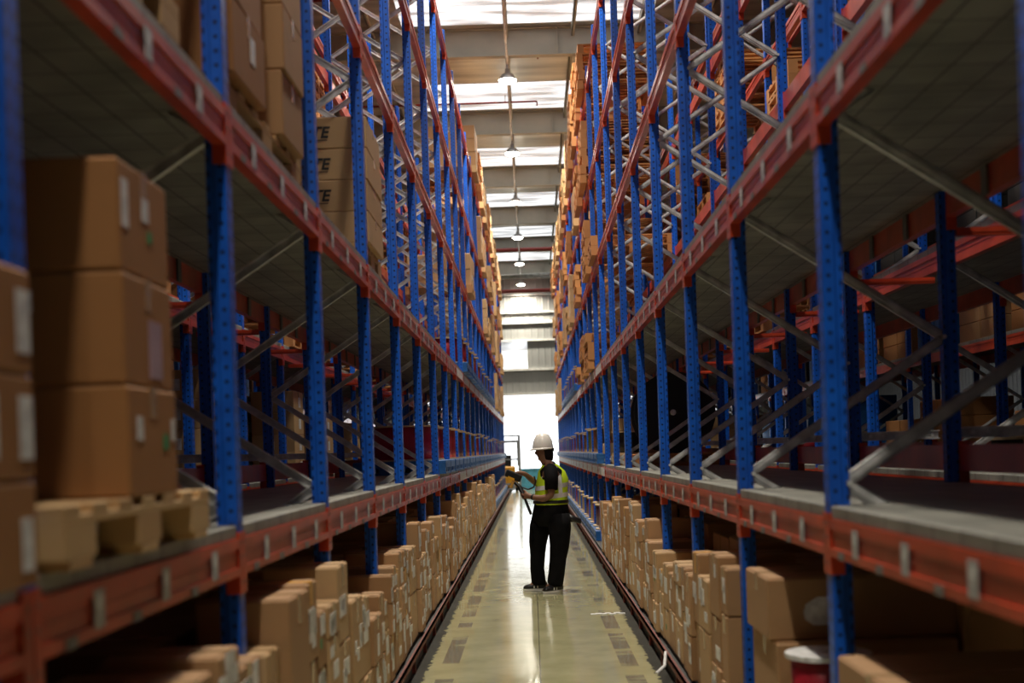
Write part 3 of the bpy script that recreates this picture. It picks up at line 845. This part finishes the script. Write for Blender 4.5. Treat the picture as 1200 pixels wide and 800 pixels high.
for s in (-1, 1):
    for i in range(3, 20):
        for lv in (0, 1, 2):
            if rq.random() < .28: continue
            yc = PY(i)+BAY/2; z = LV[lv] - (0 if lv < 2 else 0) + .002; mt = rq.choice((CARD, CARD3, PLASTIC, DARKV, CARD3))
            for k in range(rq.choice((2,3,4))):
                for q in (-.42, .42): DG.box(s*(6.44-.42), s*(6.44+.42), yc+q-.4, yc+q+.4, z, z+.26, mt, c=.01)
                z += .262
tag(DG.build('distant_goods'), 'dim cartons and bins on the racks across the next aisles, both sides', 'goods', None, 'stuff')
for s in (-1, 1):
    for q, (i, lv, n_) in enumerate(((4,2,7),(6,3,6),(7,2,6),(9,3,6),(10,2,6),(5,1,5),(8,1,6),(11,1,6),(12,3,6))):
        for k in range(n_):
            o = link('wooden_pallet', PALM[WOOD2], None, (s*3.26+random.uniform(-.02,.02), PY(i)+BAY/2, LV[lv]+.002+k*.1415))
            tag(o, 'bare wooden pallet, %s, %s stack up on the rear %s rack' % (UP[k], ORD[q], SIDE[s]), 'pallet', 'empty pallets on the rear racks')

fc = FARC.build('distant_cartons'); tag(fc, 'all the small distant cartons on both racks towards the far end of the aisle', 'box', None, 'stuff')
# ------------------------------------------------------------------ far end: truck, tub
YEL = simple('yellow_truck_paint', (.85,.42,.02), .4); GREYM = simple('grey_mast', (.30,.32,.33), .4, .3)
t = thing('reach_truck', 'yellow and grey lift truck standing at the far end of the aisle', 'forklift', (-1.0, 52, 0))
m = MB(); m.box(-.6,.42,-.1,1.2,.12,.62,YEL,c=.04); m.box(-.6,.3,.1,1.2,.62,1.0,YEL,c=.06); m.build('chassis', t)
m = MB()
for x in (-.55,.5): m.box(x-.05, x+.05, -.3,-.18, 0, 2.25, GREYM); m.box(x-.03,x+.03,-.18,-.12,.1,2.2,GREYM)
for z in (.25,1.25,1.95,2.2): m.box(-.55,.5,-.28,-.2,z,z+.06,GREYM)
m.build('mast', t)
m = MB()
for x in (-.3,.25): m.box(x-.05,x+.05,-1.3,-.3,.06,.1,GREYM); m.box(x-.05,x+.05,-.34,-.3,.06,.5,GREYM)
m.build('fork', t)
m = MB()
for x in (-.55,.42):
    for y in (.25,1.05): m.box(x-.02,x+.02,y-.02,y+.02,1.0,2.0,GREYM)
m.box(-.6,.46,.2,1.1,2.0,2.05,GREYM); m.build('overhead_guard', t)
for x in (-.5,.3):
    for y in (.05,1.0): MB().tube((x,y,.15),(x+.12,y,.15),.15,DARKV,18).build('wheel', t)
m = MB().box(-.35,.15,.35,.8,1.0,1.05,DARKV,c=.01).box(-.35,.15,.78,.86,1.0,1.45,DARKV,c=.01); m.build('seat', t)
PBL = simple('pale_blue_plastic', (.10,.42,.62), .4)
m = MB(); m.box(-.5,.5,-.4,.4,0,.06,PBL)
for a in ((-.5,-.46,-.4,.4),(.46,.5,-.4,.4),(-.46,.46,-.4,-.36),(-.46,.46,.36,.4)): m.box(*a,.06,.85,PBL)
m.box(-.53,.53,-.43,-.36,.80,.86,PBL).box(-.53,.53,.36,.43,.80,.86,PBL)
for x in (-.3,0,.3): m.box(x-.02,x+.02,-.42,-.4,.06,.8,PBL)
o = m.build('plastic_bin', None, (-.05, 53.5, 0)); tag(o, 'pale blue bin on the floor beyond the worker, by the bright doorway', 'bin')
# something blue outside the doorway, right of the worker's helmet
t = thing('parked_van', 'blue-topped vehicle blurred outside the bright doorway, right of the helmet', 'vehicle', (4.2, 76, 0))
BV = simple('blue_vehicle', (.10,.22,.42), .4)
MB().box(-1.6,1.0,-1,3,.5,1.5,simple('white_body',(.6,.62,.64),.4),c=.1).build('body', t)
MB().box(-1.5,.9,-.9,2.9,1.5,2.4,BV,c=.15).build('roof', t)
for x in (-1.5,.8):
    for y in (-.4,2.3): MB().tube((x,y,.35),(x+.2,y,.35),.35,DARKV,18).build('wheel', t)

# debris on the floor
m = MB()
for k in range(7):
    a = k*.9; m.box(.52+.045*k, .58+.045*k, 12.35+.03*math.sin(a*3), 12.39+.03*math.sin(a*3)+.01, .001, .006+.003*math.sin(a)**2, LABEL)
tag(m.build('plastic_scrap'), 'torn white plastic strip on the floor ahead of the worker, right side', 'litter')
m = MB().tube((.80,8.7,.06),(.86,8.75,.10),.012,LABEL,6).tube((.86,8.75,.1),(.885,8.9,.17),.012,LABEL,6)
tag(m.build('plastic_wisp'), 'white wisp of stretch film hanging at the right guide rail', 'litter')

# ------------------------------------------------------------------ the worker
SKIN = simple('brown_skin', (.20,.095,.055), .55, var=.1); SHIRT = simple('black_cotton', (.006,.006,.007), .85, var=.3, bmp=.2)
TROU = simple('black_trousers', (.005,.005,.006), .8, var=.4, bmp=.3, scale=9); HIVIS = simple('hi_vis_yellow', (.60,.85,.02), .6, var=.12)
REFL = simple('silver_reflective', (.78,.80,.80), .3, .2); HELM = simple('white_helmet', (.85,.84,.80), .3, var=.03)
HAIR = simple('black_hair', (.01,.008,.007), .7); SOLE = simple('white_sole', (.75,.75,.72), .5); BLACKP = simple('black_plastic', (.012,.012,.013), .35)
WY = 14.5
W = thing('person', 'worker in white helmet, yellow hi-vis vest and black trousers, facing left with a handheld device', 'person', (0, WY, 0))
# body: one skinned surface. depth -y is the side nearest the camera
J = {}; E = []
def jn(n, p, r, par=None):
    J[n] = (len(J), Vector(p), r)
    if par: E.append((J[par][0], J[n][0]))
jn('pelvis', (.20,.02,.93), (.15,.13))
jn('belly', (.20,.02,1.08), (.14,.15), 'pelvis'); jn('chest', (.215,.02,1.27), (.14,.16), 'belly'); jn('upchest', (.21,.02,1.38), (.10,.13), 'chest')
jn('neck', (.175,.02,1.455), (.058,.058), 'upchest'); jn('skull', (.125,.02,1.54), (.082,.070), 'neck'); jn('crown', (.122,.02,1.62), (.098,.080), 'skull'); jn('top', (.13,.02,1.70), (.06,.055), 'crown')
# near (left) arm: shoulder, elbow, wrist
jn('shN', (.205,-.15,1.37), (.06,.06), 'upchest'); jn('uaN', (.21,-.20,1.24), (.052,.052), 'shN'); jn('elN', (.20,-.215,1.09), (.043,.043), 'uaN')
jn('faN', (.10,-.20,1.06), (.042,.042), 'elN'); jn('wrN', (-.02,-.14,1.085), (.028,.032), 'faN'); jn('pmN', (-.075,-.12,1.095), (.022,.038), 'wrN')
jn('shF', (.19,.19,1.36), (.06,.06), 'upchest'); jn('uaF', (.14,.22,1.27), (.05,.05), 'shF'); jn('elF', (.07,.20,1.20), (.042,.042), 'uaF')
jn('faF', (-.02,.12,1.28), (.038,.038), 'elF'); jn('wrF', (-.09,.03,1.345), (.028,.03), 'faF'); jn('pmF', (-.135,0.0,1.355), (.022,.036), 'wrF')
for n, hx, hy, kx, ky, kz, ax, ay in (('F',.12,.11,.04,.13,.50,.045,.13), ('N',.28,-.08,.275,-.10,.50,.225,-.10)):
    jn('hip'+n, (hx,hy,.84), (.10,.10), 'pelvis'); jn('kn'+n, (kx,ky,kz), (.065,.065), 'hip'+n); jn('an'+n, (ax,ay,.10), (.042,.042), 'kn'+n)
    jn('toe'+n, (ax-.12,ay-.02,.05), (.035,.03), 'an'+n)
# fingers and thumbs: curl round the pole (near hand) and the device grip (far hand)
def fingers(h, base, along, out, curl, L, par):
    for k, (fl) in enumerate((.9, 1.0, .95, .8)):
        b = Vector(base) + Vector(along)*(k-1.5)*.019
        p1 = b + Vector(out)*.034*fl; p2 = p1 + (Vector(out)*.3+Vector(curl)).normalized()*.028*fl; p3 = p2 + (Vector(curl)-Vector(out)*.6).normalized()*.02*fl
        jn('%s%da' % (h,k), p1, (.0095,.0095), par); jn('%s%db' % (h,k), p2, (.0085,.0085), '%s%da' % (h,k)); jn('%s%dc' % (h,k), p3, (.0075,.0075), '%s%db' % (h,k))
    b = Vector(base) - Vector(along)*.04 - Vector(out)*.03
    jn(h+'ta', b - Vector(along)*.02 + Vector(curl)*.012, (.011,.011), par); jn(h+'tb', b - Vector(along)*.03 + Vector(curl)*.04 + Vector(out)*.02, (.009,.009), h+'ta')
fingers('N', (-.095,-.118,1.095), (.25,0,-.95), (-.85,.1,0), (-.2,.95,0), 1, 'pmN')
fingers('F', (-.155,-.005,1.355), (0,-.9,-.2), (-.9,0,.15), (-.3,0,-.9), 1, 'pmF')
me = bpy.data.meshes.new('body'); vl = sorted(J.values(), key=lambda t: t[0])
me.from_pydata([v[1] for v in vl], E, [])
bo = link('body', me)
sm = bo.modifiers.new('skin', 'SKIN'); sm.use_smooth_shade = True
for i, v in enumerate(vl):
    sv = me.skin_vertices[0].data[i]; sv.radius = v[2]; sv.use_root = (i == 0)
bo.modifiers.new('sub', 'SUBSURF').levels = 2; bo.modifiers['sub'].render_levels = 2
dg = bpy.context.evaluated_depsgraph_get(); dg.update()
m2 = bpy.data.meshes.new_from_object(bo.evaluated_get(dg)); bpy.data.objects.remove(bo)
m2.materials.clear(); m2.materials.append(SKIN)
for p in m2.polygons: p.use_smooth = True; p.material_index = 0
for _m2 in (SHIRT, TROU, HAIR): _m2.node_tree.nodes['Principled BSDF'].inputs['Specular IOR Level'].default_value = .12
# face: nose, chin, ears and brow pushed out of the head itself
for v in m2.vertices:
    p = v.co
    if p.z > 1.47 and p.x < .16:
        d = math.exp(-(((p.y-.02)/.016)**2 + ((p.z-1.572)/.025)**2)); v.co.x -= .028*d
        d = math.exp(-(((p.y-.02)/.03)**2 + ((p.z-1.50)/.018)**2)); v.co.x -= .014*d
        d = math.exp(-(((abs(p.y-.02)-.033)/.014)**2 + ((p.z-1.605)/.012)**2)); v.co.x += .009*d
body = link('body', m2, W)
fx = MB()
for sy in (-1,1):
    fx.lathe([(0,-.012),(.012,-.006),(.013,.0),(.010,.008),(0,.012)], SKIN, 10, Matrix.Translation((.155,.02+sy*.076,1.585)) @ Matrix.Diagonal((1.2,.6,2.0,1)))
fx.build('ears', W)
ex = MB()
for sy in (-1,1): ex.lathe([(0,-.010),(.010,0),(0,.010)], LABEL, 10, Matrix.Translation((.052,.02+sy*.033,1.607)) @ Matrix.Diagonal((.6,1.2,.7,1)))
for sy in (-1,1): ex.lathe([(0,-.005),(.005,0),(0,.005)], INK, 8, Matrix.Translation((.045,.02+sy*.033,1.607)))
ex.build('eyes', W)
MB().loft([((.052,.02,1.53),(.004,0,0),(0,.02,0)),((.044,.02,1.533),(.003,0,.004),(0,.022,0))], simple('lips',(.16,.05,.04),.5), 10).build('mouth', W)
def X(c, a, b): return (c, (a,0,0), (0,b,0))
MB().loft([X((.175,.02,1.48),.062,.064), X((.172,.02,1.54),.076,.080), X((.16,.02,1.60),.086,.088), X((.145,.02,1.66),.088,.084), X((.14,.02,1.70),.06,.06)], HAIR, 18).build('hair', W)
# cut the hair back from the face
hb = [o for o in W.children if o.name.startswith('hair')][0]
for v in hb.data.vertices:
    if v.co.z < 1.64: v.co.x = max(v.co.x, .145)
# helmet
hm = MB(); prof = []
rings = []
for k in range(9):
    t_ = k/8*PI/2; rr = math.cos(t_); rings.append(X((.128,.02,1.612+.185*math.sin(t_)), .118*rr**.8+.001, .108*rr**.8+.001))
hm.loft(rings, HELM, 24)
hm.build('helmet_shell', W)
bm_ = MB().loft([((.115,.02,1.607),(.128,0,.006),(0,.122,0)),((.11,.02,1.614),(.135,0,.008),(0,.126,0)),((.125,.02,1.628),(.121,0,.004),(0,.114,0))], HELM, 24); bm_.build('helmet_brim', W)
MB().loft([((.13,.02,1.70),(.110,0,0),(0,.016,0)),((.13,.02,1.775),(.075,0,0),(0,.013,0)),((.13,.02,1.796),(.03,0,0),(0,.009,0))], HELM, 12).build('helmet_ridge', W)
MB().box(.232,.255,-.03,.07,1.585,1.63,BLACKP,c=.008).build('helmet_ratchet', W)
# shirt: torso + sleeves
sh = MB()
sh.loft([X((.20,.02,.98),.165,.175), X((.205,.02,1.12),.16,.175), X((.22,.02,1.27),.163,.182), X((.215,.02,1.37),.135,.165), X((.20,.02,1.43),.085,.095), X((.18,.02,1.475),.068,.070)], SHIRT, 22)
def sleeve(pts, mat, n=14):
    rg = []; u = None
    for i, (p, r) in enumerate(pts):
        a = Vector(pts[max(0,i-1)][0]); b = Vector(pts[min(len(pts)-1,i+1)][0]); d = (b-a).normalized()
        if u is None: u = d.orthogonal()
        u = (u - d*u.dot(d)).normalized(); v = d.cross(u)
        rg.append((p, u*r, v*r))
    return rg
sh.loft(sleeve([((.21,-.08,1.385),.07),((.205,-.15,1.375),.082),((.21,-.195,1.28),.078),((.205,-.215,1.16),.074)], SHIRT), SHIRT, 14)
sh.loft(sleeve([((.19,.12,1.38),.07),((.18,.19,1.36),.08),((.14,.22,1.28),.07),((.10,.215,1.235),.065)], SHIRT), SHIRT, 14)
sh.build('shirt', W)
# vest
vr = [X((.20,.02,.985),.190,.195), X((.205,.02,1.06),.186,.192), X((.212,.02,1.17),.184,.190), X((.225,.02,1.27),.180,.178), X((.222,.02,1.36),.152,.125), X((.205,.02,1.415),.105,.098), X((.20,.02,1.44),.085,.085)]
vest = MB(); vest.loft(vr, HIVIS, 32, True, False); vo = vest.build('vest', W)
for v in vo.data.vertices:      # soft folds
    v.co += Vector((math.sin(v.co.z*40+v.co.y*20)*.004, math.sin(v.co.z*33+v.co.x*25)*.004, 0))
def band(z0, z1, tilt, g=.004):
    def ring(z):
        for a, b in zip(vr, vr[1:]):
            if a[0][2] <= z <= b[0][2]:
                t = (z-a[0][2])/(b[0][2]-a[0][2]); c = Vector(a[0]).lerp(Vector(b[0]), t)
                return (c, Vector(a[1]).lerp(Vector(b[1]), t)*(1+g*8)+Vector((0,0,tilt)), Vector(a[2]).lerp(Vector(b[2]), t)*(1+g*8))
    return [ring(z0), ring((z0+z1)/2), ring(z1)]
MB().loft(band(1.055,1.105,.02), REFL, 32, True, False).build('reflective_band', W, (0,0,0))
MB().loft(band(1.165,1.215,.02), REFL, 32, True, False).build('reflective_band', W)
for sy in (-1, 1):
    rs = MB(); pts = []
    for t in range(9):
        a = t/8; pts.append(Vector((.10+.24*a, .02+sy*(.125-.02*math.sin(a*PI)), 1.20+.215*math.sin(PI*min(1,.12+a*.78)))))
    vs = []; fs = []
    for i, p in enumerate(pts):
        for dy, dz in ((-.024,.014),(.024,.0)): vs.append(p + Vector((0, sy*dy*.7, dz-.01+.01)))
    fs = [(2*i,2*i+1,2*i+3,2*i+2) for i in range(len(pts)-1)]
    vs2 = [v+Vector((0,sy*.004,.004)) for v in vs]; k = len(vs)
    rs.add(vs+vs2, fs+[tuple(k+i for i in f)[::-1] for f in fs], REFL, True); rs.build('reflective_strap', W)
# diagonal strap on the side facing the camera, shoulder to band
def surf(x, z, g=.010):
    for a, b in zip(vr, vr[1:]):
        if a[0][2] <= z <= b[0][2]:
            t = (z-a[0][2])/(b[0][2]-a[0][2]); c = Vector(a[0]).lerp(Vector(b[0]), t); A = a[1][0]*(1-t)+b[1][0]*t; B = a[2][1]*(1-t)+b[2][1]*t
            return Vector((x, c.y-(B+g)*math.sqrt(max(.02, 1-((x-c.x)/(A+g))**2)), z))
rs = MB(); P = [(.232,1.432),(.262,1.40),(.287,1.345),(.302,1.28),(.308,1.20),(.310,1.11)]
vs = []
for x, z in P: vs += [surf(x-.022, z), surf(x+.022, z+.003)]
vs2 = [v+Vector((0,.006,0)) for v in vs]; k = len(vs)
fs = [(2*i,2*i+1,2*i+3,2*i+2) for i in range(5)]
rs.add(vs+vs2, fs+[tuple(k+i for i in f)[::-1] for f in fs]+[(0,2,k+2,k),(1,k+1,k+3,3)], REFL, True); rs.build('reflective_strap', W)
# trousers
tr = MB()
tr.loft([X((.20,.02,1.05),.175,.175), X((.20,.02,.97),.195,.19), X((.195,.02,.87),.215,.195), X((.19,.02,.80),.18,.17), X((.18,.02,.74),.13,.13)], TROU, 20)
def leg(pts): tr.loft(sleeve(pts, TROU), TROU, 16)
leg([((.115,.10,.88),.125),((.065,.115,.72),.122),((.035,.13,.55),.098),((.025,.13,.42),.086),((.025,.13,.25),.080),((.035,.13,.13),.082),((.03,.13,.075),.085)])
leg([((.285,-.07,.88),.128),((.29,-.08,.72),.13),((.275,-.09,.52),.112),((.26,-.10,.38),.096),((.235,-.10,.22),.088),((.22,-.10,.12),.088),((.215,-.10,.075),.08)])
to = tr.build('trousers', W)
for v in to.data.vertices:
    if v.co.z < .8: v.co += Vector((math.sin(v.co.z*55+v.co.y*30)*.006, math.sin(v.co.z*47)*.005, 0))
MB().box(-.035,-.012,.02,.16,.58,.76,TROU,c=.008).build('thigh_pocket', W)
MB().loft([X((.2,.02,1.0),.205,.2), X((.2,.02,1.035),.2,.196)], BLACKP, 24).build('belt', W)
MB().loft([((.36,-.10,.84),(0,.03,0),(0,0,.05)),((.44,-.10,.82),(0,.03,0),(0,0,.038)),((.53,-.10,.79),(0,.022,0),(0,0,.028))], BLACKP, 12).build('hip_pouch', W)
# shoes
for (ax, ay, dx, dy) in ((.045,.13,-1,-.06), (.225,-.10,-.72,-.62)):
    d = Vector((dx,dy,0)).normalized(); p = Vector((-d.y, d.x, 0)); A = Vector((ax,ay,0))
    s = MB().loft([(A-d*.085+Vector((0,0,.055)), p*.032, Vector((0,0,.035))), (A-d*.04+Vector((0,0,.068)), p*.042, Vector((0,0,.052))), (A+d*.03+Vector((0,0,.066)), p*.044, Vector((0,0,.048))),
                   (A+d*.10+Vector((0,0,.052)), p*.047, Vector((0,0,.034))), (A+d*.16+Vector((0,0,.045)), p*.042, Vector((0,0,.026))), (A+d*.19+Vector((0,0,.04)), p*.022, Vector((0,0,.014)))], BLACKP, 14)
    so = s.build('shoe', W)
    q = MB().loft([(A-d*.095+Vector((0,0,0.0)), p*.03, d*.012), (A-d*.095+Vector((0,0,0.0)), p*.03, d*.012)], SOLE, 4) if 0 else MB()
    n = 20; ring0 = []; 
    for i in range(n):
        t_ = 2*PI*i/n; ring0.append(A + d*(.05+.148*math.cos(t_)) + p*(.046*math.sin(t_)))
    q.add([r+Vector((0,0,.002)) for r in ring0]+[r+Vector((0,0,.028)) for r in ring0], [tuple(range(n))[::-1], tuple(range(n,2*n))]+[(i,(i+1)%n,n+(i+1)%n,n+i) for i in range(n)], SOLE)
    q.build('sole', so)
    e = MB()
    for u_ in (.03,.07): e.box(u_-.006,u_+.006,-.047,-.040,.035,.062,SOLE, Matrix.Translation(A) @ Matrix.Rotation(math.atan2(d.y,d.x),4,'Z')); e.box(u_-.006,u_+.006,.040,.047,.035,.062,SOLE, Matrix.Translation(A) @ Matrix.Rotation(math.atan2(d.y,d.x),4,'Z'))
    e.build('side_stripe', so)
# watch on the near wrist
MB().loft(sleeve([((.005,-.155,1.08),.037),((-.012,-.147,1.083),.036)], BLACKP), BLACKP, 14).build('wristwatch', W)
# handheld device
SD = thing('handheld_device', 'black handheld device with yellow trim and long pole held by the worker', 'tool', (-.2, WY-.03, 1.3))
OX = Vector((-.2, -.03, 1.3))
def rel(p): return Vector(p)-OX
M = Matrix.Translation(rel((-.21,-.03,1.32))) @ Matrix.Rotation(math.radians(25), 4, 'Y')
MB().box(-.10,.09,-.035,.035,-.04,.045,BLACKP,M,c=.012).build('housing', SD)
MB().box(-.108,-.098,-.03,.03,-.03,.035,CLIP,M).build('reader_window', SD)
MB().box(-.06,.02,-.0375,.0375,-.048,-.02,YEL,M,c=.004).build('yellow_trim', SD)
MB().box(.0,.035,-.025,.025,-.14,-.02,simple('amber_grip',(.62,.32,.07),.5),M,c=.008).build('grip', SD)
MB().tube(rel((-.15,-.07,1.20)), rel((-.095,-.112,1.08)), .026, BLACKP, 12).tube(rel((-.20,-.05,1.25)), rel((-.15,-.07,1.20)), .02, BLACKP, 10).build('collar', SD)
MB().tube(rel((-.105,-.105,1.10)), rel((-.03,-.125,.885)), .016, BLACKP, 12).build('pole', SD)
lp_ = MB(); pr = [(-.12,-.04,1.19),(-.05,-.05,1.165),(.01,-.06,1.19),(.035,-.07,1.25),(.02,-.06,1.31)]
for a, b in zip(pr, pr[1:]): lp_.tube(rel(a), rel(b), .009, BLACKP, 8)
lp_.build('lanyard', SD)

# ------------------------------------------------------------------ world, sun, camera
w = bpy.data.worlds.new('World'); SC.world = w; w.use_nodes = True
bg = w.node_tree.nodes['Background']; bg.inputs[0].default_value = (.93,.97,1.0,1); bg.inputs[1].default_value = 5
cam = bpy.data.cameras.new('Camera'); co = bpy.data.objects.new('Camera', cam); COL.objects.link(co)
cam.sensor_width = 36; cam.lens = 45
cam.shift_x = -23/1200; cam.shift_y = 128/1200
co.matrix_world = Matrix.Translation((0,0,1.6)) @ Matrix.Rotation(PI/2, 4, 'X') @ Matrix.Rotation(-.033, 4, 'Z')
cam.clip_end = 300; cam.clip_start = .05
cam.dof.use_dof = True; cam.dof.focus_distance = 14.5; cam.dof.aperture_fstop = 1.9
SC.camera = co
SC.view_settings.view_transform = 'Standard'; SC.view_settings.look = 'None'
SC.view_settings.exposure = -1.0; SC.view_settings.gamma = 1; SC.view_settings.use_curve_mapping = False
